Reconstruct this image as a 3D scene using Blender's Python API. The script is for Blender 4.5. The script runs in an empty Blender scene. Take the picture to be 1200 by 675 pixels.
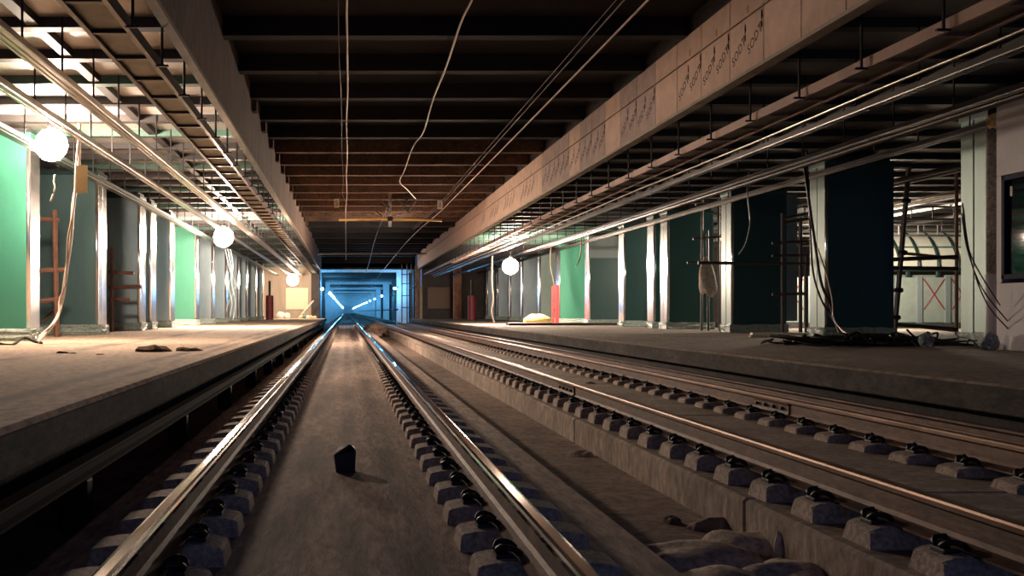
import bpy, bmesh, math, random
from mathutils import Vector, Matrix
random.seed(7)
C = bpy.context.scene.collection
S = bpy.context.scene
H = 0.807            # camera height above the rail tops (rail top = z 0)
F, VX, VY = 1250.0, 405.5, 365.0
def at(px, py, d):   # point at distance d down the hall
    return Vector(((px - VX) / F * d, d, H - (py - VY) / F * d))

# ------------------------------------------------------------------ materials
def _mat(name):
    m = bpy.data.materials.new(name); m.use_nodes = True
    nt = m.node_tree; b = nt.nodes['Principled BSDF']
    return m, nt, b
def mat(name, col, rough=.6, metal=0., col2=None, scale=6., bump=0., stretch=(1, 1, 1), detail=6, spec=.5, lo=.35, hi=.65, rvar=0.):
    m, nt, b = _mat(name)
    b.inputs['Base Color'].default_value = (*col, 1); b.inputs['Roughness'].default_value = rough
    b.inputs['Metallic'].default_value = metal; b.inputs['Specular IOR Level'].default_value = spec
    if col2 or bump or rvar:
        tc = nt.nodes.new('ShaderNodeTexCoord'); mp = nt.nodes.new('ShaderNodeMapping'); mp.inputs['Scale'].default_value = stretch
        geo = nt.nodes.new('ShaderNodeNewGeometry')
        nt.links.new(geo.outputs['Position'], mp.inputs['Vector'])
        nz = nt.nodes.new('ShaderNodeTexNoise'); nz.inputs['Scale'].default_value = scale; nz.inputs['Detail'].default_value = detail
        nz.inputs['Roughness'].default_value = .72
        nt.links.new(mp.outputs[0], nz.inputs['Vector'])
        if col2:
            rp = nt.nodes.new('ShaderNodeValToRGB'); rp.color_ramp.elements[0].position = lo; rp.color_ramp.elements[1].position = hi
            rp.color_ramp.elements[0].color = (*col2, 1); rp.color_ramp.elements[1].color = (*col, 1)
            nt.links.new(nz.outputs['Fac'], rp.inputs[0]); nt.links.new(rp.outputs[0], b.inputs['Base Color'])
        if rvar:
            mr = nt.nodes.new('ShaderNodeMapRange'); mr.inputs['To Min'].default_value = rough - rvar; mr.inputs['To Max'].default_value = rough + rvar
            mr.inputs['From Min'].default_value = .3; mr.inputs['From Max'].default_value = .7
            nt.links.new(nz.outputs['Fac'], mr.inputs['Value']); nt.links.new(mr.outputs[0], b.inputs['Roughness'])
        if bump:
            n2 = nt.nodes.new('ShaderNodeTexNoise'); n2.inputs['Scale'].default_value = max(14, scale * 5); n2.inputs['Detail'].default_value = 8; n2.inputs['Roughness'].default_value = .65
            nt.links.new(mp.outputs[0], n2.inputs['Vector'])
            if col2:
                # fine grit in the colour
                gm = nt.nodes.new('ShaderNodeMapRange'); gm.inputs['From Min'].default_value = .36; gm.inputs['From Max'].default_value = .62
                gm.inputs['To Min'].default_value = .55; gm.inputs['To Max'].default_value = 1.2
                nt.links.new(n2.outputs['Fac'], gm.inputs['Value'])
                vm = nt.nodes.new('ShaderNodeVectorMath'); vm.operation = 'SCALE'
                nt.links.new(rp.outputs[0], vm.inputs[0]); nt.links.new(gm.outputs[0], vm.inputs['Scale']); nt.links.new(vm.outputs[0], b.inputs['Base Color'])
            bp = nt.nodes.new('ShaderNodeBump'); bp.inputs['Strength'].default_value = bump; bp.inputs['Distance'].default_value = .02
            nt.links.new(n2.outputs['Fac'], bp.inputs['Height']); nt.links.new(bp.outputs[0], b.inputs['Normal'])
    return m
def emit(name, col, s):
    m, nt, b = _mat(name)
    b.inputs['Base Color'].default_value = (*col, 1); b.inputs['Emission Color'].default_value = (*col, 1); b.inputs['Emission Strength'].default_value = s
    return m
M = {}
M['bed'] = mat('track_concrete', (.50, .365, .285), .92, col2=(.25, .18, .145), scale=1.1, bump=.6, stretch=(1.6, .35, 1), lo=.3, hi=.66)
M['drain'] = mat('drain_dust', (.38, .28, .22), .95, col2=(.2, .15, .12), scale=2.2, bump=.8)
M['block'] = mat('block_concrete', (.58, .46, .38), .85, col2=(.38, .3, .25), scale=9, bump=.35)
M['plinth'] = mat('plinth_concrete', (.48, .375, .30), .9, col2=(.24, .185, .15), scale=1.3, bump=.5, stretch=(1, 1.1, .6))
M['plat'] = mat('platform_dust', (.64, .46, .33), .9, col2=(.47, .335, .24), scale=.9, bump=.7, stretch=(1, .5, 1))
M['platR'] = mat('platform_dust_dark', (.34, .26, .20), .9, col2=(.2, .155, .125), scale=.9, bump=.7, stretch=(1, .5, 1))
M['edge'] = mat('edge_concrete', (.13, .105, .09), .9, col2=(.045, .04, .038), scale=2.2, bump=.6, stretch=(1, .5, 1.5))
M['edgeR'] = mat('dark_edge', (.10, .08, .07), .9, col2=(.03, .027, .026), scale=2.2, bump=.7, stretch=(1, .5, 1.5))  # right edge concrete, darker than the left
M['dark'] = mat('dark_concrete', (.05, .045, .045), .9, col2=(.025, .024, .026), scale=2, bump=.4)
M['rust'] = mat('rusty_rail', (.17, .085, .05), .62, .3, col2=(.07, .04, .03), scale=7, stretch=(1, .25, 1), bump=.2)
M['head'] = mat('polished_rail', (.52, .42, .37), .12, .97, rvar=.035, scale=5, stretch=(8, .2, 1))
M['headR'] = mat('dull_rail_head', (.34, .225, .165), .42, .75, col2=(.17, .1, .07), scale=3, stretch=(6, .4, 1))
M['matte'] = mat('shade_black_steel', (.012, .01, .01), .8, spec=.2)  # left conductor rail: shade under the platform put into the colour
M['iron'] = mat('black_iron', (.018, .017, .019), .5, .4)
M['unlit_ceil'] = mat('unlit_ceiling', (.014, .011, .011), .9, col2=(.006, .005, .006), scale=1.5)  # near black: the unlit ceiling's shade is put into the colour
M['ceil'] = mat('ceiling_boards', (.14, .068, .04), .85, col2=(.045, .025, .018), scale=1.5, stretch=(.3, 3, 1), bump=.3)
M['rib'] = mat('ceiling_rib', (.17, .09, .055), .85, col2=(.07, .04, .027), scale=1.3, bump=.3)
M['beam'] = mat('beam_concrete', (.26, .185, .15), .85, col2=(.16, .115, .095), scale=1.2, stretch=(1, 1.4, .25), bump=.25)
M['lip'] = mat('beam_lip', (.46, .40, .31), .7, col2=(.32, .27, .21), scale=2)
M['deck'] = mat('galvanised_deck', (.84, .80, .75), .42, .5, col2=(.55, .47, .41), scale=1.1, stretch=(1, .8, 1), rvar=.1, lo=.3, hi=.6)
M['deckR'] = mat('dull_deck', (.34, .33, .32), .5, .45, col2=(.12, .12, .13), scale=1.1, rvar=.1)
M['joist'] = mat('dark_joist', (.05, .045, .045), .55, .3)
M['gjoist'] = mat('green_joist', (.10, .20, .155), .5, .1, col2=(.06, .125, .10), scale=2)
M['tray'] = mat('cable_tray_steel', (.10, .08, .07), .34, .7, col2=(.04, .033, .03), scale=3)
M['traybed'] = mat('tray_plate', (.27, .25, .18), .55, .2, col2=(.17, .155, .115), scale=3)
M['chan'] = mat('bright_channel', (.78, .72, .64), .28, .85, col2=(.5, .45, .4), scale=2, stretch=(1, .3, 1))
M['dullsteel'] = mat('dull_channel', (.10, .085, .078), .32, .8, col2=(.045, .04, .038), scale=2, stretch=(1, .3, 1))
M['red_chan'] = mat('reddish_channel', (.36, .22, .17), .5, .3, col2=(.24, .15, .12), scale=2)
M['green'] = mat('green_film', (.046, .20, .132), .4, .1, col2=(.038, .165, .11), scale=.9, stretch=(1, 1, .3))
M['teal'] = mat('unlit_green_film', (.014, .062, .058), .36, .1, col2=(.011, .05, .047), scale=.9, stretch=(1, 1, .3))  # green film as it looks unlit, shade put into the colour
M['slate'] = mat('slate_film', (.11, .20, .205), .36, .55, col2=(.08, .15, .155), scale=.9, stretch=(1, 1, .3))
M['steel'] = mat('film_steel', (.28, .36, .40), .36, .75, col2=(.2, .26, .29), scale=.8, stretch=(1, 1, .3), rvar=.06)
M['bright'] = mat('bright_profile', (.80, .80, .80), .2, .95, rvar=.05, scale=3)
M['pale'] = mat('pale_green_steel', (.20, .275, .25), .4, .5, col2=(.15, .21, .19), scale=1.2, stretch=(1, 1, .3))
M['clear'] = mat('clear_plastic', (.62, .68, .70), .2, .0, col2=(.2, .23, .25), scale=16, bump=1.)
M['wrap'] = mat('plastic_wrap', (.52, .62, .56), .3, .0, col2=(.26, .33, .3), scale=14, bump=.9)
M['board'] = mat('tan_board', (.70, .50, .40), .8, col2=(.56, .40, .31), scale=3)
M['board2'] = mat('grey_board', (.48, .365, .32), .8, col2=(.35, .275, .25), scale=3)
M['ink'] = mat('black_ink', (.03, .022, .024), .8)
M['ochre'] = mat('ochre_tape', (.5, .25, .05), .7)
M['seam'] = mat('seam_black', (.012, .011, .013), .8)
M['wire'] = mat('cable_pale', (.62, .48, .40), .45, .1)
M['wire_dark'] = mat('cable_dark', (.09, .065, .055), .5)
M['cream'] = mat('cream_cable', (.74, .66, .52), .5)
M['black'] = mat('black_rubber', (.012, .012, .013), .5)
M['red'] = mat('red_paint', (.72, .03, .035), .42)
M['maroon'] = mat('maroon_paint', (.2, .025, .035), .5)
M['timber'] = mat('scaffold_timber', (.24, .11, .07), .7, col2=(.14, .065, .045), scale=5)
M['tube'] = mat('scaffold_tube', (.09, .08, .08), .5, .6)
M['tubeL'] = mat('pale_tube', (.62, .57, .5), .4, .5)
M['sack'] = mat('grey_cloth', (.66, .57, .48), .9, col2=(.36, .3, .25), scale=9, bump=.4)
M['yellow'] = mat('yellow_sack', (.72, .55, .2), .8, col2=(.55, .4, .14), scale=9)
M['paper'] = mat('cement_paper', (.66, .52, .42), .85, col2=(.5, .39, .31), scale=5, bump=.15)
M['white'] = mat('white_paper', (.75, .69, .6), .8)
M['rubble'] = mat('rubble', (.30, .2, .15), .95, col2=(.1, .07, .06), scale=5, bump=.7)
M['brown'] = mat('brown_rag', (.2, .085, .035), .95, col2=(.06, .03, .018), scale=9, bump=.8)
M['tag'] = mat('tan_card', (.66, .50, .26), .7)
M['boothw'] = mat('pale_wall_board', (.60, .56, .58), .6, col2=(.52, .49, .51), scale=1.3)
M['frame'] = mat('navy_frame', (.016, .022, .05), .7, spec=.15)
M['gslat'] = mat('green_reflection', (.14, .46, .32), .35, .3)  # colour of the green reflections in the booth window
M['glass'], _nt, _b = _mat('window_glass')
_b.inputs['Base Color'].default_value = (.8, .9, .92, 1); _b.inputs['Roughness'].default_value = .03; _b.inputs['Transmission Weight'].default_value = 1.0; _b.inputs['IOR'].default_value = 1.1
M['pole'] = mat('flaking_concrete', (.46, .42, .37), .85, col2=(.24, .2, .17), scale=5, bump=.5)
M['hoard'] = mat('pale_hoarding', (.27, .31, .27), .5, col2=(.2, .235, .21), scale=1.5)
M['post'] = mat('grey_post', (.22, .26, .26), .5, .3)
M['canopy'] = mat('canopy_sheet', (.85, .82, .70), .5, col2=(.74, .74, .62), scale=1.2)
M['canrib'] = mat('canopy_rib', (.012, .035, .03), .5)
M['wallL'] = mat('end_wall', (.46, .38, .29), .8, col2=(.36, .29, .22), scale=1.2, stretch=(3, 1, .4))
M['wallD'] = mat('dark_wall', (.075, .065, .06), .85, col2=(.045, .04, .04), scale=1)
M['notice'] = mat('cream_board', (.80, .72, .50), .6)
M['notice2'] = mat('brown_board', (.2, .14, .105), .7)
M['tunneldark'] = mat('tunnel_dark_wall', (.05, .055, .06), .85, col2=(.03, .033, .036), scale=.8)
M['tunnel'] = mat('tunnel_concrete', (.56, .58, .6), .7, col2=(.44, .46, .48), scale=.8, bump=.2)
def lampmat(n, r, power): return emit(n, (1., .775, .60), power / (r * r))
M['lamp'] = lampmat('lamp_glow', .27, 34)
M['lamp2'] = lampmat('lamp_glow_middle', .33, 100)
M['lamp3'] = lampmat('lamp_glow_far', .42, 26)
M['lampR'] = lampmat('lamp_glow_right', .34, 115)
M['hall'] = emit('added_hall_lamp', (1., .88, .70), 1450)  # glow of the unseen lamp added behind the right columns
M['blue'] = emit('lamp_blue', (.13, .52, 1.), 760)

def streaks(m, bands, dark):
    # dusty tyre and barrow marks worn along the hall
    nt = m.node_tree; b = nt.nodes['Principled BSDF']; src = b.inputs['Base Color'].links[0].from_socket
    g = nt.nodes.new('ShaderNodeNewGeometry'); sp = nt.nodes.new('ShaderNodeSeparateXYZ'); nt.links.new(g.outputs['Position'], sp.inputs[0])
    mp = nt.nodes.new('ShaderNodeMapping'); mp.inputs['Scale'].default_value = (3, .5, 1); nt.links.new(g.outputs['Position'], mp.inputs[0])
    nz = nt.nodes.new('ShaderNodeTexNoise'); nz.inputs['Scale'].default_value = 1.4; nz.inputs['Detail'].default_value = 8; nt.links.new(mp.outputs[0], nz.inputs['Vector'])
    tot = None
    for c, w in bands:
        a = nt.nodes.new('ShaderNodeMath'); a.operation = 'SUBTRACT'; a.inputs[1].default_value = c; nt.links.new(sp.outputs['X'], a.inputs[0])
        a2 = nt.nodes.new('ShaderNodeMath'); a2.operation = 'ABSOLUTE'; nt.links.new(a.outputs[0], a2.inputs[0])
        r = nt.nodes.new('ShaderNodeMapRange'); r.inputs['From Min'].default_value = w; r.inputs['From Max'].default_value = w * .3; nt.links.new(a2.outputs[0], r.inputs['Value'])
        if tot is None: tot = r.outputs[0]
        else:
            q = nt.nodes.new('ShaderNodeMath'); q.operation = 'MAXIMUM'; nt.links.new(tot, q.inputs[0]); nt.links.new(r.outputs[0], q.inputs[1]); tot = q.outputs[0]
    k = nt.nodes.new('ShaderNodeMapRange'); k.inputs['From Min'].default_value = .38; k.inputs['From Max'].default_value = .6; nt.links.new(nz.outputs['Fac'], k.inputs['Value'])
    f = nt.nodes.new('ShaderNodeMath'); f.operation = 'MULTIPLY'; nt.links.new(tot, f.inputs[0]); nt.links.new(k.outputs[0], f.inputs[1])
    mx = nt.nodes.new('ShaderNodeMix'); mx.data_type = 'RGBA';
    cs = [i for i in mx.inputs if i.type == 'RGBA']; cs[1].default_value = (*dark, 1)
    nt.links.new(src, cs[0]); nt.links.new(f.outputs[0], mx.inputs[0])
    nt.links.new([o for o in mx.outputs if o.type == 'RGBA'][0], b.inputs['Base Color'])
streaks(M['plat'], [(-1.72, .1), (-1.98, .12), (-3.6, .25)], (.2, .15, .125))
streaks(M['bed'], [(-.28, .16), (.3, .14), (0.02, .1)], (.15, .115, .098))
# ------------------------------------------------------------------ mesh helpers
def box(bm, x0, x1, y0, y1, z0, z1):
    vs = [bm.verts.new((x, y, z)) for x in (x0, x1) for y in (y0, y1) for z in (z0, z1)]
    for f in ((0, 1, 3, 2), (4, 6, 7, 5), (0, 4, 5, 1), (2, 3, 7, 6), (0, 2, 6, 4), (1, 5, 7, 3)):
        bm.faces.new([vs[i] for i in f])
    return vs
def bx(*a):
    bm = bmesh.new(); box(bm, *a); return bm
def bxb(*a, bev=.01, seg=2):
    bm = bx(*a); bmesh.ops.recalc_face_normals(bm, faces=bm.faces)
    bmesh.ops.bevel(bm, geom=bm.edges[:], offset=bev, segments=seg, profile=.7, affect='EDGES'); return bm
def tube(bm, pts, r, n=6):
    pts = [Vector(p) for p in pts]; rings = []
    for i, p in enumerate(pts):
        t = (pts[min(i + 1, len(pts) - 1)] - pts[max(i - 1, 0)]).normalized()
        u = t.cross(Vector((0, 0, 1))) if abs(t.z) < .95 else t.cross(Vector((1, 0, 0)))
        u.normalize(); v = t.cross(u)
        rings.append([bm.verts.new(p + (u * math.cos(a) + v * math.sin(a)) * r) for a in [2 * math.pi * k / n for k in range(n)]])
    for a, b in zip(rings, rings[1:]):
        for k in range(n): bm.faces.new((a[k], a[(k + 1) % n], b[(k + 1) % n], b[k]))
    bm.faces.new(rings[0][::-1]); bm.faces.new(rings[-1])
def tb(pts, r, n=6):
    bm = bmesh.new(); tube(bm, pts, r, n); return bm
def smooth_pts(pts, k=6):
    pts = [Vector(p) for p in pts]; out = []
    for i in range(len(pts) - 1):
        p0, p1, p2, p3 = pts[max(i - 1, 0)], pts[i], pts[i + 1], pts[min(i + 2, len(pts) - 1)]
        for j in range(k):
            t = j / k
            out.append(.5 * ((2 * p1) + (p2 - p0) * t + (2 * p0 - 5 * p1 + 4 * p2 - p3) * t * t + (3 * p1 - p0 - 3 * p2 + p3) * t ** 3))
    out.append(pts[-1]); return out
def prism_y(bm, prof, y0, y1):      # profile [(x,z)] swept along y
    a = [bm.verts.new((x, y0, z)) for x, z in prof]; b = [bm.verts.new((x, y1, z)) for x, z in prof]; n = len(prof)
    for k in range(n): bm.faces.new((a[k], a[(k + 1) % n], b[(k + 1) % n], b[k]))
    bm.faces.new(a[::-1]); bm.faces.new(b)
def py(prof, y0, y1):
    bm = bmesh.new(); prism_y(bm, prof, y0, y1); return bm
def prism_x(bm, prof, x0, x1):      # profile [(y,z)] swept along x
    a = [bm.verts.new((x0, y, z)) for y, z in prof]; b = [bm.verts.new((x1, y, z)) for y, z in prof]; n = len(prof)
    for k in range(n): bm.faces.new((a[k], a[(k + 1) % n], b[(k + 1) % n], b[k]))
    bm.faces.new(a[::-1]); bm.faces.new(b)
def ball(bm, c, r, sub=2, sc=(1, 1, 1), jit=0.):
    m = Matrix.Translation(c) @ Matrix.Diagonal((*sc, 1))
    g = bmesh.ops.create_icosphere(bm, subdivisions=sub, radius=r, matrix=m)
    if jit:
        for v in g['verts']: v.co += Vector((random.uniform(-1, 1), random.uniform(-1, 1), random.uniform(-1, 1))) * jit
    return g['verts']
def lathe(bm, prof, c=(0, 0, 0), n=16):     # prof [(r,z)]
    rings = []
    for r, z in prof:
        rings.append([bm.verts.new((c[0] + r * math.cos(2 * math.pi * k / n), c[1] + r * math.sin(2 * math.pi * k / n), c[2] + z)) for k in range(n)])
    for a, b in zip(rings, rings[1:]):
        for k in range(n): bm.faces.new((a[k], a[(k + 1) % n], b[(k + 1) % n], b[k]))
    bm.faces.new(rings[0][::-1]); bm.faces.new(rings[-1])
def obj(name, bm, m, parent=None, smooth=False, loc=None):
    bmesh.ops.recalc_face_normals(bm, faces=bm.faces)
    me = bpy.data.meshes.new(name); bm.to_mesh(me); bm.free()
    me.materials.append(M[m] if isinstance(m, str) else m)
    if smooth:
        for p in me.polygons: p.use_smooth = True
    o = bpy.data.objects.new(name, me); C.objects.link(o)
    if parent: o.parent = parent
    if loc is not None: o.location = loc
    return o
def thing(name, label, cat, loc=(0, 0, 0), group=None, rz=0):
    o = bpy.data.objects.new(name, None); C.objects.link(o); o.location = loc; o.rotation_euler.z = rz
    o.empty_display_size = .1
    return tag(o, label, cat, group)
def tag(o, label, cat, group=None, kind=None):
    o['label'] = label; o['category'] = cat
    if group: o['group'] = group
    if kind: o['kind'] = kind
    return o
def struct(name, bm, m, smooth=False):
    o = obj(name, bm, m, smooth=smooth); o['kind'] = 'structure'; return o
def copy_tree(o, parent=None):
    c = o.copy(); C.objects.link(c)
    if parent: c.parent = parent
    for ch in list(o.children): copy_tree(ch, c)
    return c
def origin_to(bm, loc):
    bmesh.ops.translate(bm, verts=bm.verts, vec=-Vector(loc)); return bm
ORD = ['nearest', 'second', 'third', 'fourth', 'fifth', 'sixth', 'seventh', 'eighth', 'ninth', 'tenth', 'eleventh', 'twelfth', 'thirteenth', 'fourteenth',
       'fifteenth', 'sixteenth', 'seventeenth', 'eighteenth', 'nineteenth', 'twentieth']

YN, YE = -4.0, 82.0          # station runs from behind the camera to its end wall
ZL, ZR = .297, .26           # platform heights left / right
XL, XR = -1.5, 4.9           # platform edges
DK = 4.15                    # underside of the platform deck ceilings

# ------------------------------------------------------------------ ground
struct('floor_drain', bx(-2.6, 5.6, YN, 600, -.75, -.52), 'drain')
bm = bmesh.new(); prism_y(bm, [(-1.3, -.6), (1.37, -.6), (1.37, -.265), (-1.3, -.265)], YN, 600); struct('floor_track_bed', bm, 'bed')
bm = bmesh.new()
y = -7.6; k = 0
while y < 600:                                   # plinth slab bays with narrow joints
    y1 = y + 4.6
    prism_y(bm, [(2.305, -.6), (5.4, -.6), (5.4, -.24), (2.66, -.24), (2.60, -.275), (2.325, -.275), (2.305, -.295)], y, y1 - .05); y = y1
struct('floor_track_plinth', bm, 'plinth')
# platforms: overhanging slab on a recessed wall
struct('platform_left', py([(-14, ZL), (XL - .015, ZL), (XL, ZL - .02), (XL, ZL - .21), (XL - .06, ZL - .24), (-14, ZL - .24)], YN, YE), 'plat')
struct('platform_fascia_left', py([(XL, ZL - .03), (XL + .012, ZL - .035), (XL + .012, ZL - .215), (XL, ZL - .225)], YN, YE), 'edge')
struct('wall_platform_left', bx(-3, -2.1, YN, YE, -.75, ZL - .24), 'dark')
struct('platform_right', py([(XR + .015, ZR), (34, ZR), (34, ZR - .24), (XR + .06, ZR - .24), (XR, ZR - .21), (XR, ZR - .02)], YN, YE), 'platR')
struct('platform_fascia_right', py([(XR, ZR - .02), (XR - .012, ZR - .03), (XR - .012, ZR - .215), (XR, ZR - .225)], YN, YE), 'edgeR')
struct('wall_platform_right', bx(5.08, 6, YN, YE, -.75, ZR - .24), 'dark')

# ------------------------------------------------------------------ rails
def rail(x, label, headm, joint=None):
    t = thing('running_rail', label, 'rail', (x, YN, -.176), 'running rails of the two tracks')
    L = 560
    body = [(-.075, 0), (.075, 0), (.075, .011), (.02, .03), (.0085, .05), (.0085, .125), (.034, .142), (-.034, .142), (-.0085, .125), (-.0085, .05), (-.02, .03), (-.075, .011)]
    bm = py(body, 0, L); obj('rail_web', bm, 'rust', t)
    head = [(-.036, .142), (.036, .142), (.0365, .162), (.031, .172), (.018, .176), (-.018, .176), (-.031, .172), (-.0365, .162)]
    obj('rail_head', py(head, 0, L), headm, t)
    if joint:
        for s in (-1, 1):
            bm = bmesh.new(); prism_y(bm, [(s * .009, .035), (s * .03, .035), (s * .022, .06), (s * .022, .11), (s * .032, .138), (s * .009, .138)], joint - YN - .42, joint - YN + .42)
            pl = obj('joint_plate', bm, 'rust', t)
            for q in (-.3, -.1, .1, .3):
                bm = bmesh.new(); ball(bm, (s * .034, joint - YN + q, .085), .02, 1); obj('plate_bolt', bm, 'iron', pl)
    return t
rail(-.752, 'bright polished left rail of the near track running beside the left platform', 'head')
rail(.752, 'bright polished right rail of the near track beside the central drain', 'head')
rail(2.58, 'rusty brown rail of the right track nearest the raised plinth edge', 'headR', 12.4)
rail(4.08, 'rusty brown rail of the right track closest to the right platform', 'headR', 10.2)

# conductor rails by the platforms
def conductor(x, label, s):
    t = thing('conductor_rail', label, 'rail', (x, YN, -.06 if x > 0 else -.16), 'conductor rails')
    bm = py([(-.05, -.05), (.05, -.05), (.05, -.035), (.02, -.02), (.02, .02), (.045, .04), (.045, .055), (-.045, .055), (-.045, .04), (-.02, .02), (-.02, -.02), (-.05, -.035)], 0, 84); obj('rail_bar', bm, 'matte' if x < 0 else 'rust', t)
    bm = bx(-.11, -.095, 0, 84, -.02, .0); obj('cover_strip', bm, 'matte' if x < 0 else 'headR', t)
    for k in range(20):
        q = 2.5 + k * 4.0
        b = bxb(-.12, .06, q - .07, q + .07, -.36 if x < 0 else -.22, -.05, bev=.015); obj('support_bracket', b, 'iron', t)
conductor(-1.62, 'dark conductor rail low in the shadow under the left platform edge', -1)
conductor(4.56, 'thin conductor rail in the gap between right track and right platform', 1)

# ------------------------------------------------------------------ sleeper blocks
def block_bm(out=.235, inn=.235):
    # moulded block: steep ends and sides, top rising in a shallow arch toward the rail
    bm = bmesh.new()
    xs = [-.235, -.225, -.17, -.1, 0, .1, .17, .225, .235]
    zt = [.070, .080, .092, .097, .098, .097, .092, .080, .070]
    xs = [x * inn / .235 if x < -.12 else x if x < .12 else x * out / .235 for x in xs]
    if inn < .2: xs[1], xs[2] = -inn + .01, -inn + .045
    top = []; bot = []
    for sgn in (-1, 1):
        top.append([bm.verts.new((x, sgn * (.125 - (.012 if i in (0, 8) else 0)), z)) for i, (x, z) in enumerate(zip(xs, zt))])
        bot.append([bm.verts.new((x + (.012 if x > .2 else -.012 if x < -inn + .012 else 0), sgn * .142, -.02)) for x in xs])
    for i in range(8):
        bm.faces.new((top[0][i], top[0][i + 1], top[1][i + 1], top[1][i]))
        bm.faces.new((top[0][i], bot[0][i], bot[0][i + 1], top[0][i + 1]))
        bm.faces.new((top[1][i], top[1][i + 1], bot[1][i + 1], bot[1][i]))
        bm.faces.new((bot[0][i], bot[1][i], bot[1][i + 1], bot[0][i + 1]))
    for i in (0, 8): bm.faces.new((top[0][i], top[1][i], bot[1][i], bot[0][i]))
    bmesh.ops.recalc_face_normals(bm, faces=bm.faces)
    es = [e for e in bm.edges if e.calc_face_angle(0) > .7 and min(v.co.z for v in e.verts) > .0]
    bmesh.ops.bevel(bm, geom=es, offset=.007, segments=2, affect='EDGES')
    return bm
def fastener(sx, parent):
    # rail pad shoulder, coiled spring clip and anchor bolt
    bm = bxb(sx * .085 if sx > 0 else -.155, .155 if sx > 0 else -.085, -.055, .055, .085, .112, bev=.008); sh = obj('shoulder', bm, 'iron', parent)
    pts = [(sx * .06, -.06, .112), (sx * .09, -.07, .136), (sx * .135, -.05, .14), (sx * .148, -.018, .118), (sx * .11, 0, .145), (sx * .148, .018, .118), (sx * .135, .05, .14), (sx * .09, .07, .136), (sx * .06, .06, .112)]
    obj('spring_clip', tb(smooth_pts(pts, 4), .0125, 6), 'iron', parent, True)
    bm = bmesh.new(); lathe(bm, [(.022, .1), (.022, .138), (.017, .14), (.011, .141), (.011, .164), (.007, .166)], (sx * .122, 0, 0), 6); obj('anchor_bolt', bm, 'iron', parent)
def make_block(out, inn):
    full = True; o = obj('sleeper_block', block_bm(out, inn), 'block')
    if full:
        for sx in (-1, 1): fastener(sx, o)
        obj('rail_pad', bx(-.085, .085, -.08, .08, .085, .0945), 'black', o)
    return o
rows = [(-.752, 5.2, .6, -.27, 'under the bright left rail'),
        (.752, 5.49, .6, -.27, 'under the bright right rail'),
        (2.58, 4.98, .6, -.27, 'under the rusty rail by the plinth edge'),
        (4.08, 6.83, .6, -.27, 'under the rusty rail nearest the right platform')]
far_mesh = bmesh.new()
for x, y0, sp, z, where in rows:
    proto = None; farproto = None; out = .33 if x < 1 else .235; inn = .19 if 2 < x < 3 else .235
    y = y0
    while y - sp > 3.2: y -= sp
    idx = 0; placed = 0
    while y < 79.5:
        px = VX + F * x / y; pyy = VY + F * (H - z - .09) / y
        vis = -40 < px < 1240 and pyy < 690
        if vis and placed < 75:
            full = placed < 26
            if full:
                if proto is None: o = proto = make_block(out, inn)
                else: o = copy_tree(proto)
            else:
                if farproto is None:
                    o = farproto = obj('sleeper_block', block_bm(out, inn), 'block')
                    for sx in (-1, 1): obj('fastener', bxb(sx * .115 - .04, sx * .115 + .04, -.06, .06, .08, .145, bev=.015, seg=1), 'iron', o)
                else: o = copy_tree(farproto)
            o.location = (x, y, z); o.rotation_euler.z = math.pi if x < 0 else 0; placed += 1
            if placed <= 20: lb = f'{ORD[placed-1]} concrete sleeper block from the front {where}'
            else: lb = f'small distant sleeper block {where}, past twenty'
            tag(o, lb, 'sleeper block', 'concrete sleeper blocks under the rails')
        elif vis:
            b2 = bxb(x - .23, x + .23, y - .13, y + .13, z - .02, z + .09, bev=.02, seg=1)
            me = bpy.data.meshes.new('t'); b2.to_mesh(me); b2.free(); far_mesh.from_mesh(me); bpy.data.meshes.remove(me)
        y += sp
o = obj('sleeper_block', far_mesh, 'block'); tag(o, 'tiny concrete sleeper blocks merging in the far distance before the tunnel', 'sleeper block', kind='stuff')

# ------------------------------------------------------------------ ceiling over the tracks
struct('ceiling', bx(-2.3, 5.7, YN, 34, 5.35, 5.6), 'unlit_ceil'); struct('ceiling_boarded', bx(-2.3, 5.7, 34, 52, 5.35, 5.6), 'ceil'); struct('ceiling_far', bx(-2.3, 5.7, 52, YE, 5.35, 5.6), 'unlit_ceil')  # near and far slabs coloured as unlit, boarded bay left brown
y = 2.0
while y < YE:
    if not (51 < y < 53.5):
        struct('ceiling_rib', bx(-1.9, 5.27, y, y + .28, 5.05, 5.36), 'rib' if 27 < y < 52 else 'unlit_ceil')  # brown where lamps reach, near black elsewhere: light put into the colour
    y += 2.4
struct('ceiling_rib_deep', bx(-1.9, 5.27, 51.5, 52.3, 4.93, 5.36), 'unlit_ceil')
for y in range(55, 82, 5): struct('ceiling_rib_low', bx(-1.9, 5.27, y, y + .5, 4.96, 5.36), 'unlit_ceil')
struct('beam_left', bx(-1.98, -1.9, YN, YE, 3.95, 5.4), 'beam')
struct('trim_beam_left', bx(-2.0, -1.885, YN, YE, 3.90, 3.955), 'lip')
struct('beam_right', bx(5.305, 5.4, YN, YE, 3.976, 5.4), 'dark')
struct('trim_beam_right', bx(5.255, 5.42, YN, YE, 3.93, 3.975), 'lip')
# concrete packs along the top of the left beam
for k in range(14):
    y = 21.5 + k * 2.4
    struct('beam_bracket', bx(-1.9, -1.80, y, y + .28, 4.85, 5.06), 'rib')

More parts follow.
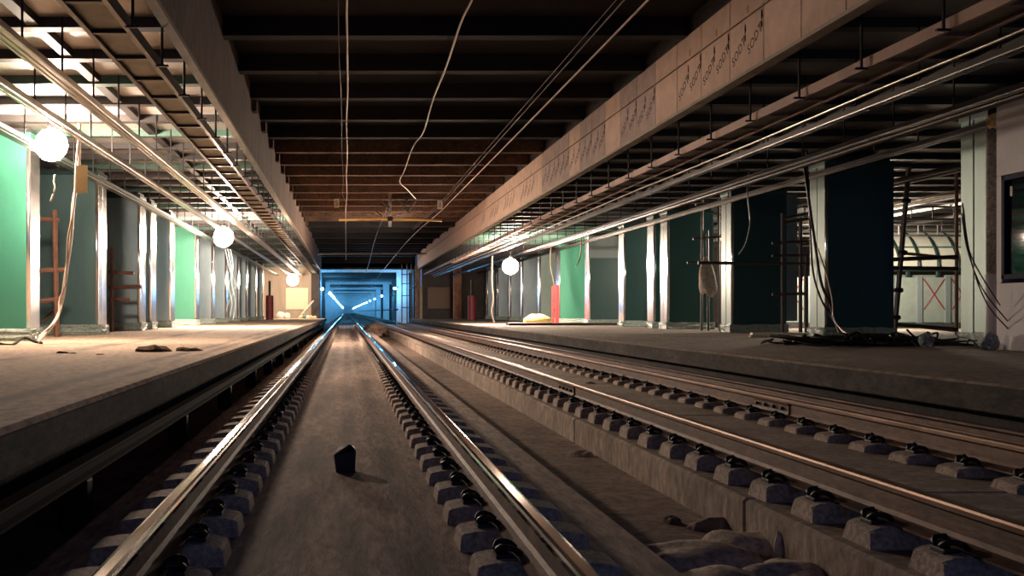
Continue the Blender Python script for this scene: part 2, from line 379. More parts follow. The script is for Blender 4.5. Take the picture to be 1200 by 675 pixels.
# cladding boards on the right beam
bnd = [7.84, 8.98, 10.12, 11.24, 12.35, 13.46, 14.64, 15.82, 16.98, 18.17, 19.35, 20.5, 21.7]
while bnd[-1] < 78: bnd.append(bnd[-1] + 1.17)
seen = 0
def solid(name, cu):
    tmp = bpy.data.objects.new('tmp_text', cu); C.objects.link(tmp)
    dg = bpy.context.evaluated_depsgraph_get()
    me = bpy.data.meshes.new_from_object(tmp.evaluated_get(dg)); bpy.data.objects.remove(tmp)
    me.name = name; me.materials.clear(); me.materials.append(M['ink'])
    return bpy.data.objects.new(name, me)
def printed(parent, y, z, word, s, k):
    cu = bpy.data.curves.new('lettering', 'FONT'); cu.body = word; cu.size = s; cu.extrude = .0008; cu.resolution_u = 2; cu.space_character = 1.05
    o = solid('lettering', cu); C.objects.link(o); o.parent = parent
    # local x of text -> -Y (towards the camera) tilted up; text faces -X
    X = Vector((0, -math.cos(.46), math.sin(.46))); Z = Vector((-1, 0, 0)); Y = Z.cross(X)
    o.matrix_local = Matrix.Translation((5.2685, y, z)) @ Matrix((X, Y, Z)).transposed().to_4x4()
    bm = bmesh.new()
    p0 = Vector((5.268, y, z)) + X * (s * 2.55)
    for a, b, c, d in (((.0, .03), (.05, .03), (.085, .13), (.02, .10)), ((.05, .13), (.12, .13), (.135, .235), (.10, .235))):
        vs = [bm.verts.new(p0 + X * u + Y * v) for u, v in (a, b, c, d)]; bm.faces.new(vs)
    bmesh.ops.solidify(bm, geom=bm.faces[:], thickness=.0008)
    obj('arrow_mark', bm, 'ink', parent)
kinds = {13.46: 'p', 14.64: 'p', 15.82: 'p', 18.17: 'g', 19.35: 'g', 21.7: 'g', 22.87: 'g', 25.21: 'g', 26.38: 'g', 27.55: 'g'}
for i in range(len(bnd) - 1):
    y0, y1 = bnd[i], bnd[i + 1]; kd = kinds.get(round(y0, 2), 't')
    px1 = VX + F * 5.27 / y1
    nv = i - bnd.index(11.24)
    if nv < 0: lb = f'tan cladding board {ORD[-nv-1]} outside the top of the photo on the right beam'
    elif nv < 20: lb = {'t': 'plain tan', 'p': 'tan ink-lettered', 'g': 'greyer lettered'}[kd] + f' cladding board along the right beam, {ORD[nv]} from the near end'
    else: lb = 'small distant cladding board along the right beam far down the hall, beyond the twentieth'
    t = thing('cladding_board', lb, 'board', (0, 0, 0), 'cladding boards along the right beam')
    m = 'board2' if kd == 'g' else ('board' if kd != 't' or i % 3 else 'board')
    obj('lower_sheet', bxb(5.27, 5.30, y0 + .011, y1 - .011, 3.98, 4.665, bev=.003, seg=1), m, t)
    obj('upper_sheet', bxb(5.27, 5.30, y0 + .011, y1 - .011, 4.69, 5.06, bev=.003, seg=1), m, t)
    if kd in 'pg' or (nv > 10 and nv % 3 and nv < 26):
        printed(t, y1 - .12, 4.12, 'SODT', .19, i); printed(t, y1 - .68, 4.16, 'SODT', .19, i)
        bm = bmesh.new(); box(bm, 5.267, 5.27, y0 + .5, y0 + .56, 4.72, 4.82); obj('tape_mark', bm, 'ochre', t)

# ------------------------------------------------------------------ platform deck ceilings
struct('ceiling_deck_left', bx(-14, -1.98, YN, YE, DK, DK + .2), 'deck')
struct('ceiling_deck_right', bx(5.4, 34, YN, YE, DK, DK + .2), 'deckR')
k = 0; y = 1.6
while y < 79:
    struct('ceiling_joist', bx(-10.5, -1.98, y, y + .2, DK - .12, DK), 'gjoist' if (y > 14.5 and (k % 3 == 0)) else 'joist')
    struct('ceiling_joist', bx(5.4, 24 if y < 45 else 13, y, y + .2, DK - .12, DK), 'gjoist' if (40 < y < 52) else 'joist')
    y += 1.5; k += 1
struct('ceiling_joist_long', bx(-3.62, -3.48, YN, 79, DK - .1, DK - .001), 'joist')
struct('ceiling_joist_long', bx(-6.6, -6.4, YN, 79, DK - .2, DK - .001), 'joist')
struct('ceiling_joist_long', bx(8.0, 8.2, YN, 79, DK - .2, DK - .001), 'joist')

def cable_tray(x0, x1, z, label, m, s):
    t = thing('cable_tray', label, 'cable tray', ((x0 + x1) / 2, YN, z), 'long metal cable trays under the platform ceilings')
    w = (x1 - x0) / 2; L = 78 - YN
    for sx in (-1, 1):
        prof = [(sx * w, -.06), (sx * w, .06), (sx * (w - .05), .06), (sx * (w - .05), .045), (sx * (w - .015), .045), (sx * (w - .015), -.045), (sx * (w - .05), -.045), (sx * (w - .05), -.06)]
        obj('side_rail', py(prof, 0, L), m, t)
    obj('bed_plate', bx(-w + .02, w - .02, 0, L, -.012, .008), 'traybed', t)
    bm = bmesh.new(); nst = None
    bmS = bmesh.new(); q = .7; n = 0
    while q < L:
        if n < 60: obj('rung', bx(-w + .01, w - .01, q - .03, q + .03, -.05, -.012), m, t)
        q += 1.05; n += 1
    q = 1.25
    for k in range(46):
        sx = s
        bm = bmesh.new(); tube(bm, [(sx * (w + .05), q, -.05), (sx * (w + .05), q, DK - z)], .016, 5)
        box(bm, sx * (w + .05) - .07, sx * (w + .05) + .07, q - .02, q + .02, -.07, -.05)
        obj('hanger_rod', bm, 'iron', t); q += 1.6
    return t
cable_tray(-2.50, -2.06, 3.55, 'plate-bottomed cable tray hung just behind the left concrete beam', 'tray', 1)
def channel(x, z, w, label, m, rods=True, ribs=3, L=78 - YN, name='ceiling_channel'):
    t = thing(name, label, 'channel', (x, YN, z), 'long metal channels under the platform ceilings')
    prof = []
    n = ribs; st = 2 * w / n
    prof.append((-w, .07)); prof.append((-w, -.05))
    for i in range(n):
        a = -w + i * st
        prof += [(a + st * .15, -.05), (a + st * .2, -.075), (a + st * .7, -.075), (a + st * .75, -.05)] if i < n else []
    prof += [(w, -.05), (w, .07)]
    prof = [(px_, pz_ * .5) for px_, pz_ in prof]
    obj('profile', py(prof, 0, L), m, t)
    if rods:
        q = 1.1
        for k in range(50):
            obj('hanger_rod', tb([(0, q, .03), (0, q, DK - z)], .014, 5), 'iron', t); q += 1.5
    return t
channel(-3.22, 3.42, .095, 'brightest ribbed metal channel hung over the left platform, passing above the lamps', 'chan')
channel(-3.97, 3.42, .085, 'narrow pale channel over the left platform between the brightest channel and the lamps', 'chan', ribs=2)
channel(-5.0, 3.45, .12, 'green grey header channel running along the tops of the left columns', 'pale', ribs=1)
# right: tray mirrored, reddish side
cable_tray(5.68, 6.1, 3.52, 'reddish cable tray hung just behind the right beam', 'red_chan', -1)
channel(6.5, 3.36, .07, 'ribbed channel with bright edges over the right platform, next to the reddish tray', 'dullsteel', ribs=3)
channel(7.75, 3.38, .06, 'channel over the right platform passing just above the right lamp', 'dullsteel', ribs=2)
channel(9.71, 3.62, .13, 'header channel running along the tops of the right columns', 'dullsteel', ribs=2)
# pipes and cables strung along the right deck
def longrun(name, x, z, r, label, cat, m, y0=YN, y1=78, sag=.0, group=None):
    n = 40; bm = bmesh.new()
    pts = [(x + random.uniform(-1, 1) * sag, y0 + (y1 - y0) * i / n, z + random.uniform(-1, 1) * sag) for i in range(n + 1)]
    tube(bm, pts, r, 8)
    return tag(obj(name, bm, m, smooth=True), label, cat, group)
G = 'service pipes and cables along the platform ceilings'
longrun('ceiling_cable', 6.28, 3.42, .018, 'thin glinting cable between the reddish tray and the ribbed channel on the right', 'cable', 'chan', sag=.01, group=G)
longrun('ceiling_pipe', 8.55, 3.55, .05, 'dark pipe under the right platform ceiling left of the column tops', 'pipe', 'tray', group=G)
longrun('ceiling_pipe', 9.1, 3.7, .035, 'thin dark pipe under the right platform ceiling touching the column line', 'pipe', 'tray', group=G)
for i, (x, z, r) in enumerate([(12.2, 3.7, .06), (13.2, 3.85, .05), (14.4, 3.6, .07), (15.6, 3.75, .06), (17, 3.8, .05), (18.6, 3.7, .06)]):
    longrun('ceiling_pipe', x, z, r, f'{ORD[i]} pipe from the columns crossing under the dark ceiling behind the right column row', 'pipe', 'tubeL' if i in (2, 4) else 'tube', y0=8, y1=46, group=G)

# ------------------------------------------------------------------ columns
def column(side, X, d0, w, t, fm, sm, label, z0, ztop=3.9, strip=None, nst=2):
    o = thing('clad_column', label, 'column', (X, d0, z0), 'metal clad columns'); o['kind'] = 'thing'
    h = ztop - z0; s = side
    def bb(xa, xb, ya, yb, za, zb, **k):
        return bxb(min(s * xa, s * xb), max(s * xa, s * xb), ya, yb, za, zb, **k)
    obj('core', bb(.05, w - .05, .05, t - .02, 0, h + .08, bev=.01), 'dark', o)
    obj('face_cladding', bb(.045, w, 0, .05, .16, h - .08, bev=.012), fm, o)
    obj('face_cladding', bb(.045, w, t - .03, t + .02, .16, h - .08, bev=.012), fm, o)
    step = (t - .02) / nst
    for k in range(nst):
        obj('side_cladding', bb(0, .05, .03 + k * step, .03 + (k + 1) * step - .03, .16, h - .06, bev=.01), sm, o)
    # rounded corner profile
    bm = bmesh.new(); lathe(bm, [(.045, .14), (.045, h - .05)], (s * .045, .04, 0), 12); obj('corner_profile', bm, 'bright', o, True)
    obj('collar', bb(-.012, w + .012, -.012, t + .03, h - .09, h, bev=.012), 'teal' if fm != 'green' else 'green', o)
    # crumpled plastic around the foot
    bm = bb(-.035, w + .03, -.035, t + .04, 0, .2, bev=.03); bmesh.ops.subdivide_edges(bm, edges=bm.edges[:], cuts=4, use_grid_fill=True)
    for v in bm.verts:
        if v.co.z > .02: v.co += Vector((random.uniform(-.022, .022), random.uniform(-.03, .012), random.uniform(-.03, .03)))
    obj('plastic_wrap', bm, 'wrap', o)
    if strip:
        obj('edge_strip', bb(w, w + strip, .0, .05, .3, h - .1, bev=.008), 'pale', o)
    return o
lefts = [(35, 'green'), (115, 'slate'), (164, 'steel'), (177, 'steel'), (200, 'steel'), (230, 'green'), (249, 'steel'), (265, 'steel'), (279, 'steel'), (289, 'steel'), (300, 'steel'), (308, 'steel')]
LL = ['bright green column at the left edge of the photo below the nearest lamp', 'teal column with bright corner behind the leaning timber scaffold', 'grey steel column, third in the left row, before a paired strip',
      'slim steel column tight behind the third left column', 'dark grey column just before the second green column on the left', 'vivid green column halfway down the left row by the second lamp']
for i, (px, fm) in enumerate(lefts):
    X = -5.45; d0 = 5.45 * F / (VX - px)
    lb = LL[i] if i < 6 else f'{ORD[i-6] if i > 6 else "first"} grey steel column beyond the vivid green one, in the left row'
    column(-1, X, d0, 1.5, .62 if i == 0 else .85, fm, 'bright', lb, ZL, nst=1 if i in (0, 3) else 2)
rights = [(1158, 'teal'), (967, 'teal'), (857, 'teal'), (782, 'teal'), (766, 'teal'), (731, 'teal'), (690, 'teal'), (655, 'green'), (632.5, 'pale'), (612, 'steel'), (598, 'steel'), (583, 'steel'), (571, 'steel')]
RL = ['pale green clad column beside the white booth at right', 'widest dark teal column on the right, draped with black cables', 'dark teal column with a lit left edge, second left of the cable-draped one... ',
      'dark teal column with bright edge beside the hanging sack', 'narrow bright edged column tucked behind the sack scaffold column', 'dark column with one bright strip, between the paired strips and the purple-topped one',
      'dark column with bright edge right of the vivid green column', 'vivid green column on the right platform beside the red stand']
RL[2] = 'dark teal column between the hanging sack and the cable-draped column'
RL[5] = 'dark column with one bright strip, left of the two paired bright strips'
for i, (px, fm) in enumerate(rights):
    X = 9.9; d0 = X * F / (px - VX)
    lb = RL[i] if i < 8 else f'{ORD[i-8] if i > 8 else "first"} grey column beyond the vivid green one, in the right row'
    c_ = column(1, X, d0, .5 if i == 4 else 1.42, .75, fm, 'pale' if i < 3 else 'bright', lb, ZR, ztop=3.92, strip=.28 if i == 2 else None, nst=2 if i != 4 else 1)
    if i == 6: obj('head_box', bxb(-.03, 1.46, -.06, .2, 2.72, 3.62, bev=.015), 'post', c_)

# ------------------------------------------------------------------ lamps
def work_lamp(p, r, m, label, cordtop=DK):
    t = thing('work_lamp', label, 'lamp', p, 'hanging work lamps')
    bm = bmesh.new(); ball(bm, (0, 0, 0), r, 2); obj('bulb', bm, m, t, True)
    bm = bmesh.new(); lathe(bm, [(.03, r * .93), (.075, r * .93), (.075, r + .05), (.05, r + .1), (.02, r + .13)], (0, 0, 0), 12); obj('socket', bm, 'iron', t)
    obj('cord', tb([(0, 0, r + .1), (0, 0, cordtop - p[2])], .012, 5), 'black', t)
    return t
P1 = at(60, 170, 17.3); P2 = at(262, 278, 35.2); P3 = at(343, 328, 74); PR = at(598, 312, 45)
work_lamp(P1, .27, 'lamp', 'glaring work lamp hanging nearest, beside the green left-edge column')
work_lamp(P2, .33, 'lamp2', 'glaring work lamp hanging halfway down the left platform')
work_lamp(P3, .42, 'lamp3', 'glaring work lamp above the cream board at the far end of the left platform')
work_lamp(PR, .34, 'lampR', 'only glaring work lamp over the right platform')
work_lamp(Vector((15.6, 32.5, 2.9)), .16, 'hall', 'unseen added lamp behind the cable-draped column lighting the curved canopy')  # added out of view to light canopy and hoarding

# ------------------------------------------------------------------ outer walls
struct('wall_left', bx(-14.2, -14, YN, YE, -.5, 5), 'wallD')
struct('wall_right', bx(34, 34.2, YN, YE, -.5, 5), 'wallD')
# end wall, left platform
struct('wall_end_left', bx(-14, -2.55, 78.5, 79, ZL, 4.15), 'wallL')
struct('wall_end_left_return', bx(-2.55, -1.95, 78.2, 82, -.6, 4.15), 'wallD')
struct('wall_end_right', bx(5.7, 34, 80, 80.5, ZR, 4.2), 'wallD')
nb = tag(obj('notice_board', bxb(-.82, .82, -.04, .04, -.79, .79, bev=.02), 'notice', loc=at(348, 350, 78.455)), 'large cream board on the end wall under the farthest left lamp', 'board')
nb = tag(obj('notice_board', bxb(-.85, .85, -.04, .04, -.8, .8, bev=.02), 'notice2', loc=at(514.5, 349, 79.955)), 'dull brown board on the dark end wall of the right platform', 'board')
# trestle in front of the cream board
t = thing('trestle_frame', 'small wooden trestle frame standing before the cream board', 'trestle', (0, 76.5, 0))
b0 = at(338, 373, 76.5); b1 = at(354, 373, 76.5)
for x in (b0.x, b1.x):
    obj('upright', bxb(x - .04, x + .04, 76.45, 76.55, ZL, 2.05, bev=.01), 'timber', t)
for z in (1.5, 1.95): obj('crossbar', bxb(b0.x, b1.x, 76.46, 76.54, z - .04, z + .04, bev=.01), 'timber', t)
p = at(345, 375, 76.3); obj('foot_board', bxb(p.x - .12, p.x + .12, 76.4, 76.5, ZL, 1.4, bev=.01), 'cream', t)
o = tag(obj('plank', tb([(-.6, 0, 0), (.45, .3, 1.25)], .06, 4), 'cream', loc=(at(360, 370, 77).x, 77, ZL + .05)), 'pale plank leaning on the end wall right of the trestle', 'plank')
for i, (px, sz, m, ds) in enumerate([(329, .28, 'white', 'white bundle'), (336, .24, 'cream', 'cream sack'), (353, .15, 'yellow', 'yellow bag'), (357, .15, 'green', 'green bag'), (361, .14, 'white', 'white bag'), (365, .13, 'yellow', 'small yellow bag'), (369, .12, 'cream', 'small cream bag')]):
    bm = bmesh.new(); ball(bm, (0, 0, sz * .8), sz, 2, (1.1, .9, 1), sz * .14)
    q = at(px, 374, 76 - i * .1)
    tag(obj('rubbish_bag', bm, m, loc=(q.x, q.y, ZL)), f'{ds} on the floor by the end wall of the left platform', 'bag', 'bags along the left end wall')

# posts and red things
def drum(p, h, r, label):
    t = thing('site_drum', label, 'drum', p)
    bm = bmesh.new(); lathe(bm, [(r, 0), (r, h * .3), (r * 1.06, h * .31), (r * 1.06, h * .34), (r, h * .35), (r, h * .66), (r * 1.06, h * .67), (r * 1.06, h * .7), (r, h * .71), (r, h - .03), (r * .9, h)], (0, 0, 0), 16); obj('shell', bm, 'maroon', t)
    obj('standpipe', tb([(0, 0, h - .02), (0, 0, h * 1.6)], r * .3, 8), 'black', t)
q = at(316, 375, 66); drum((q.x, 66, ZL), 1.5, .24, 'dark red drum with black standpipe near the far end of the left platform')
q = at(553, 376, 66); drum((q.x, 66, ZR), 1.55, .26, 'dark red drum with black standpipe far down the right platform')
q0 = at(649.5, 378, 47); 
t = thing('red_stand', 'bright red upright stand leaning by the green column on the right platform', 'stand', (q0.x, 47, ZR))
obj('upright_board', bxb(-.10, -.02, -.03, .03, 0, 1.66, bev=.015), 'red', t)
obj('upright_board', bxb(.05, .2, -.03, .03, 0, 1.72, bev=.015), 'red', t)
obj('brace', bxb(-.04, .08, -.01, .02, .55, .66, bev=.01), 'red', t)
obj('base_plate', bxb(-.14, .24, -.12, .12, 0, .04, bev=.01), 'red', t)
# reddish pilaster and thin post at the right end
struct('wall_pilaster_right', bx(at(532, 0, 76).x, at(541, 0, 76).x, 76, 76.6, ZR, DK), mat('brick_pilaster', (.42, .2, .12), .85, col2=(.2, .1, .07), scale=2.5))
o = tag(obj('steel_post', bxb(-.09, .09, -.05, .05, 0, 2.45, bev=.01), 'lip', loc=(at(493.5, 0, 77.5).x, 77.5, ZR)), 'thin lit steel post near the right platform end beside the tunnel', 'post')
o = tag(obj('steel_post', bxb(-.2, .2, -.1, .1, 0, DK - ZR, bev=.01), 'beam', loc=(at(489.5, 0, 78.5).x, 78.5, ZR)), 'broad brown post at the right platform end under the right beam', 'post')

# ------------------------------------------------------------------ tunnel
TX0, TX1, TZ = -1.95, 4.6, 4.2
struct('wall_tunnel_left', bx(TX0 - .6, TX0 - .4, YE, 600, -.75, 5), 'tunneldark')
struct('wall_tunnel_right', bx(TX1 + .6, TX1 + .8, YE, 600, -.75, 5), 'tunneldark')
struct('ceiling_tunnel', bx(TX0 - .6, TX1 + .8, YE, 600, TZ, TZ + .3), 'tunneldark')
struct('wall_tunnel_end', bx(TX0 - .6, TX1 + .8, 600, 600.3, -.75, 5), 'tunnel')
struct('lintel_tunnel', bx(TX0 - .6, 5.9, 82.0, 82.4, 4.05, 5.6), 'unlit_ceil')
frames = [84.0, 122.0]
while frames[-1] < 570: frames.append(frames[-1] + 29)
frames.append(597)
for k, y in enumerate(frames):
    struct('wall_tunnel_pillar', bxb(TX0 - .42, TX0 + (.12 if k else .0), y, y + .9, -.6, TZ, bev=.03), 'tunnel')
    struct('wall_tunnel_pillar', bxb(TX1 - (.35 if k else .6), TX1 + .35, y, y + 1.2, -.6, TZ, bev=.03), 'tunnel')
    struct('ceiling_tunnel_rib', bx(TX0 - .4, TX1 + .6, y + .1, y + .6, TZ - .3, TZ + .01), 'tunnel')
def tunnel_lamp(x, y, z, s, label):
    t = thing('tunnel_lamp', label, 'lamp', (x, y, z), 'blue-white lamps along the tunnel walls')
    bm = bmesh.new(); ball(bm, (0, 0, 0), .11, 1, (1, 1.3, 1)); obj('bulb', bm, 'blue', t, True)
    obj('wall_bracket', bxb(min(-s * .06, -s * .3), max(-s * .06, -s * .3), -.05, .05, .06, .12, bev=.01), 'iron', t)
tunnel_lamp(TX0 + .1, 82.7, 2.55, 1, 'blue-white lamp at the left edge of the tunnel mouth')
tunnel_lamp(TX1 - .8, 82.8, 2.6, -1, 'blue-white lamp before the broad right pillar of the tunnel mouth')
for k, y in enumerate(frames[1:]):
    n = ORD[k] if k < 8 else None
    for q in ((y - 2.5, y - 17) if k < 2 else (y - 2.5,)):
        m_ = 'fore' if q < y - 10 else ''
        tunnel_lamp(TX0 + .35, q, 2.6, 1, f'blue-white lamp by the {n} left pillar inside the tunnel' + (', the one hung before it' if m_ else ', the one close to it') if n else 'tiny blue-white lamp deep along the left tunnel wall')
    tunnel_lamp(TX1 - .6, y - 2.5, 2.55, -1, f'blue-white lamp by the {n} right pillar inside the tunnel' if n else 'tiny blue-white lamp deep along the right tunnel wall')
longrun('tunnel_pipe', TX1 - .72, .95, .06, 'horizontal pipe along the right tunnel wall low above the track', 'pipe', 'iron', y0=80, y1=400)
longrun('tunnel_cable', 5.0, 2.6, .04, 'cable running along the side wall into the tunnel on the right', 'cable', 'iron', y0=76, y1=400)
tag(obj('cross_pipe', tb([(-1.9, 70, 4.6), (5.3, 70, 4.6)], .06, 8), 'chan'), 'thin pipe crossing the ceiling before the tunnel mouth', 'pipe')
# scaffold frame between platform end and tunnel
t = thing('scaffold_frame', 'dark scaffold frame beside the blue tunnel pillar at right', 'scaffold', (0, 0, 0))
for px in (471, 477, 482):
    q = at(px, 0, 80.5); obj('standard', tb([(q.x, 80.5, -.24), (q.x, 80.5, 4.4)], .05), 'tube', t)
for z in (1.1, 2.0, 2.9, 3.6): obj('ledger', tb([(at(470, 0, 80.5).x, 80.5, z), (at(484, 0, 80.5).x, 80.5, z)], .04), 'tube', t)

# ------------------------------------------------------------------ overhead wires and fittings
def wire(name, pts, r, label, m, k=6, group='overhead wires along the track ceiling'):
    return tag(obj(name, tb(smooth_pts(pts, k), r, 6), m, smooth=True), label, 'wire', group)
W = lambda x, y, z: (x, y, z)
wire('overhead_wire', [(0.02 + .012 * math.sin(i * 2.1), 8 + i * 3, 4.93 + .02 * math.sin(i * 1.3)) for i in range(12)] + [(-.02, 46, 4.9), (.0, 78, 4.6)], .016, 'thicker pale wire running straight down the ceiling above the near track', 'wire')
wire('overhead_wire', [(-.1 + .01 * math.sin(i * 1.7), 8 + i * 3, 4.95 + .03 * math.sin(i)) for i in range(11)] + [(.05, 41, 4.9)], .008, 'thin dark wire close left of the thicker pale centre wire', 'wire_dark')
wd = [(553, 0, 14.4), (540, 27, 15.5), (523, 78, 18.3), (508, 115, 21), (496, 155, 25), (484, 172, 27.2), (474, 200, 31.8), (468.5, 213, 34.5), (477, 222, 36.7), (487, 233, 39.5)]
wire('overhead_wire', [at(580, -60, 12.4)] + [at(*w) for w in wd], .017, 'wavy pale cable drooping from the ceiling right of centre', 'cream', 5)
wire('overhead_wire', [(4.0 - .012 * i, 8 + i * 4, 4.93 - .03 * math.sin(i * math.pi / 9)) for i in range(10)] + [(3.4, 60, 4.7), (2.6, 90, 3.6)], .017, 'straight pale cable slanting along the ceiling toward the right beam', 'wire')
wire('overhead_wire', [(3.72, 8 + i * 4, 4.97) for i in range(9)] + [(3.3, 52, 4.8)], .012, 'thin dark twin cable left of the straight pale ceiling cable', 'wire_dark')
wire('overhead_wire', [(3.62, 8 + i * 4, 4.98) for i in range(9)] + [(3.2, 52, 4.82)], .008, 'thinnest dark wire left of the thin dark twin cable', 'wire_dark')
wire('overhead_wire', [(1.65, 42, 5.0), (1.62, 60, 4.8), (1.55, 82, 3.85), (1.4, 120, 3.8)], .025, 'dark wire running into the tunnel between the two pale ceiling wires', 'wire_dark')
# T bracket with ochre pole
t = thing('ceiling_bracket', 'grey drop bracket carrying a long ochre pole across the ceiling', 'bracket', (0, 0, 0))
q = at(457, 0, 40); 
bm = bmesh.new(); prism_x(bm, [(39.95, 3.98), (40.05, 3.98), (40.05, 5.35), (39.95, 5.35)], q.x - .06, q.x + .06)
obj('drop_bar', bm, 'pole', t)
obj('cross_pole', tb([at(397, 258, 40), at(425, 257, 40), at(457, 256.5, 39.92), at(490, 257.5, 40), at(518, 258.5, 40)], .045, 8), mat('ochre_pole', (.55, .33, .1), .5), t, True)
obj('pole_clamp', bxb(q.x - .1, q.x + .1, 39.85, 40.1, 4.2, 4.36, bev=.02), 'iron', t)
for px, py_, tx, lb in ((394.5, 238, '5', 'small white numbered plate hung at the left of the ceiling bracket'), (515.5, 240, '8', 'small white numbered plate hung at the right of the ceiling bracket')):
    q = at(px, py_, 39.5)
    t = thing('number_plate', lb, 'plate', q, 'number plates at the ceiling bracket')
    obj('plate_sheet', bxb(-.09, .09, -.01, .01, -.16, .16, bev=.008), 'white', t)
    cu = bpy.data.curves.new('numeral', 'FONT'); cu.body = tx; cu.size = .26; cu.extrude = .001; cu.align_x = 'CENTER'
    o = solid('numeral', cu); C.objects.link(o); o.parent = t; o.location = (0, -.0125, -.09); o.rotation_euler = (math.pi / 2, 0, 0)
    obj('hanger_wire', tb([(0, 0, .15), (0, 0, 5.36 - q.z)], .008, 5), 'iron', t)
for i, (a, b) in enumerate([((470, 229), (479, 236)), ((467, 236), (475, 243)), ((448, 236), (456, 243)), ((441, 248), (447, 253)), ((489, 233), (478, 248)), ((478, 248), (463, 253)), ((472, 244), (480, 249))]):
    tag(obj('rebar_end', tb([at(*a, 41), at(*b, 38.5)], .03, 5), 'iron'), f'dark bent rebar end hanging by the ceiling bracket, {ORD[i]} from the top' , 'rebar', 'rebar ends by the bracket')

# ------------------------------------------------------------------ scaffolds
def scaffold(label, poles, bars, m, r=.03, cat='scaffold'):
    t = thing('scaffold_frame', label, cat, (0, 0, 0), 'scaffold frames between the columns')
    for a, b in poles: obj('standard', tb([a, b], r, 7), m, t)
    for a, b in bars: obj('ledger', tb([a, b], r * .9, 7), m, t)
    return t
d = 21.5
def A(px, py_, dd=None): return at(px, py_, dd or d)
def floor_l(px, dd): return Vector(((px - VX) / F * dd, dd, ZL))
def floor_r(px, dd): return Vector(((px - VX) / F * dd, dd, ZR))
scaffold('reddish timber scaffold leaning between the first two left columns', [(floor_l(67, d), A(64, 246))],
         [(A(48, 257), A(69, 258)), (A(48, 317), A(76, 316)), (A(48, 353), A(72, 350))], 'timber', .055)
tag(obj('plank', tb([A(49, 378, 22), A(67, 362, 22)], .05, 4), 'wire_dark'), 'short dark brace leaning low at the reddish timber scaffold', 'plank')
d = 26.5
scaffold('short rusty bars between the second and third left columns', [(floor_l(131, d), A(131, 290))], [(A(127, 319), A(157, 320)), (A(127, 337), A(166, 336)), (A(127, 351), A(153, 351))], 'timber', .05)
d = 30.5
scaffold('dark scaffold with the hanging sack between two right columns', [(floor_r(830, d), A(829, 270)), (floor_r(822, d), A(823, 215)), (floor_r(843, d), A(842, 230))],
         [(A(815, 240), A(850, 238)), (A(812, 280), A(850, 277)), (A(805, 308), A(850, 308))], 'tube', .036)
d = 26.0
scaffold('dark scaffold standing between the sack column and the cable-draped column', [(floor_r(917, d), A(917, 250)), (floor_r(938, d), A(938, 255)), (floor_r(945, d), A(945, 300))],
         [(A(905, 285), A(945, 283)), (A(905, 300), A(950, 299)), (A(818, 308), A(950, 309)), (A(905, 345), A(945, 344)), (A(917, 256), A(948, 250)), (A(917, 262), A(948, 256))], 'tube', .045)
d = 24.0
t = scaffold('tall leaning scaffold pole with clamps right of the cable-draped column', [(floor_r(1048, d), A(1065, 195))],
             [(A(1046, 304), A(1122, 301)), (A(1046, 314), A(1122, 315)), (A(1040, 195), A(1068, 194)), (A(1050, 380), A(1122, 386))], 'tube', .055)
for px, py_ in ((1058, 296), (1053, 340), (1062, 235), (1050, 372)):
    q = A(px, py_); bm = bmesh.new(); ball(bm, q, .1, 1, (1.2, .8, .8)); obj('clamp', bm, 'iron', t)
scaffold('reddish scaffold rails before the curved canopy', [(floor_r(1121, 25), at(1121, 190, 25))], [(at(1062, 297, 25), at(1122, 303, 25)), (at(1070, 382, 25), at(1122, 388, 25))], 'timber', .04)
# dense dark pipework trusses behind
for i, (yy, zz) in enumerate([(30, 3.75), (33, 3.5), (36, 3.85), (39, 3.55)]):
    t = thing('pipe_truss', f'{ORD[i]} dark truss of small pipes under the ceiling behind the right columns', 'truss', (0, 0, 0), 'pipe trusses')
    for z in (zz, zz - .35): obj('chord', tb([(12, yy, z), (24, yy, z)], .035, 6), 'tube', t)
    bm = bmesh.new()
    for k in range(20): tube(bm, [(12.3 + k * .6, yy, zz), (12.3 + k * .6, yy, zz - .35)], .02, 5)
    obj('web_bars', bm, 'tube', t)

# hanging sack: gathered at the top, folds opening downward
bm = bmesh.new(); rings = []
for i, (z, r) in enumerate([(.0, .05), (-.06, .07), (-.16, .13), (-.32, .19), (-.5, .22), (-.68, .225), (-.84, .235), (-.97, .21), (-1.06, .15)]):
    rg = []
    for k in range(28):
        a = 2 * math.pi * k / 28; q = r * (1 + .20 * math.sin(4 * a + z * 2) * min(1, -z * 3) + .08 * math.sin(9 * a))
        rg.append(bm.verts.new((q * math.cos(a) + .07 * (-z), q * .75 * math.sin(a), z - (.05 * math.cos(a + .6) + .06 * math.sin(3 * a)) * (-z) ** 2)))
    rings.append(rg)
for p_, q_ in zip(rings, rings[1:]):
    for k in range(28): bm.faces.new((p_[k], p_[(k + 1) % 28], q_[(k + 1) % 28], q_[k]))
bm.faces.new(rings[0][::-1]); bm.faces.new(rings[-1])
tag(obj('cloth_sack', bm, 'sack', smooth=True, loc=at(827, 301, 30.1)), 'grey cloth sack hanging from a dark scaffold pole between right columns', 'sack')

# ------------------------------------------------------------------ hall behind right columns
struct('floor_step', bx(12.5, 24, 34.6, 36.4, ZR, .43), 'dark')
nX = 0
for k in range(10):
    x = 13.35 + k * .93
    redx = k in (1, 6, 7)
    lb = 'pale hoarding panel' + (' marked with a red cross' if redx else '') + f', {ORD[k]} from the left  in the canopy fence'
    t = thing('hoarding_panel', lb, 'panel', (x, 35.2, .43), 'hoarding panels before the canopy')
    obj('sheet', bxb(.06, .87, 0, .04, .02, 1.5, bev=.01), 'hoard', t)
    obj('post_strip', bxb(-.1, .08, -.04, .06, 0, 1.54, bev=.012), 'post', t)
    if redx:
        for s in (-1, 1): obj('cross_stroke', tb([(.47 - s * .34, -.008, .45), (.47 + s * .34, -.008, 1.45)], .02, 5), 'maroon', t)
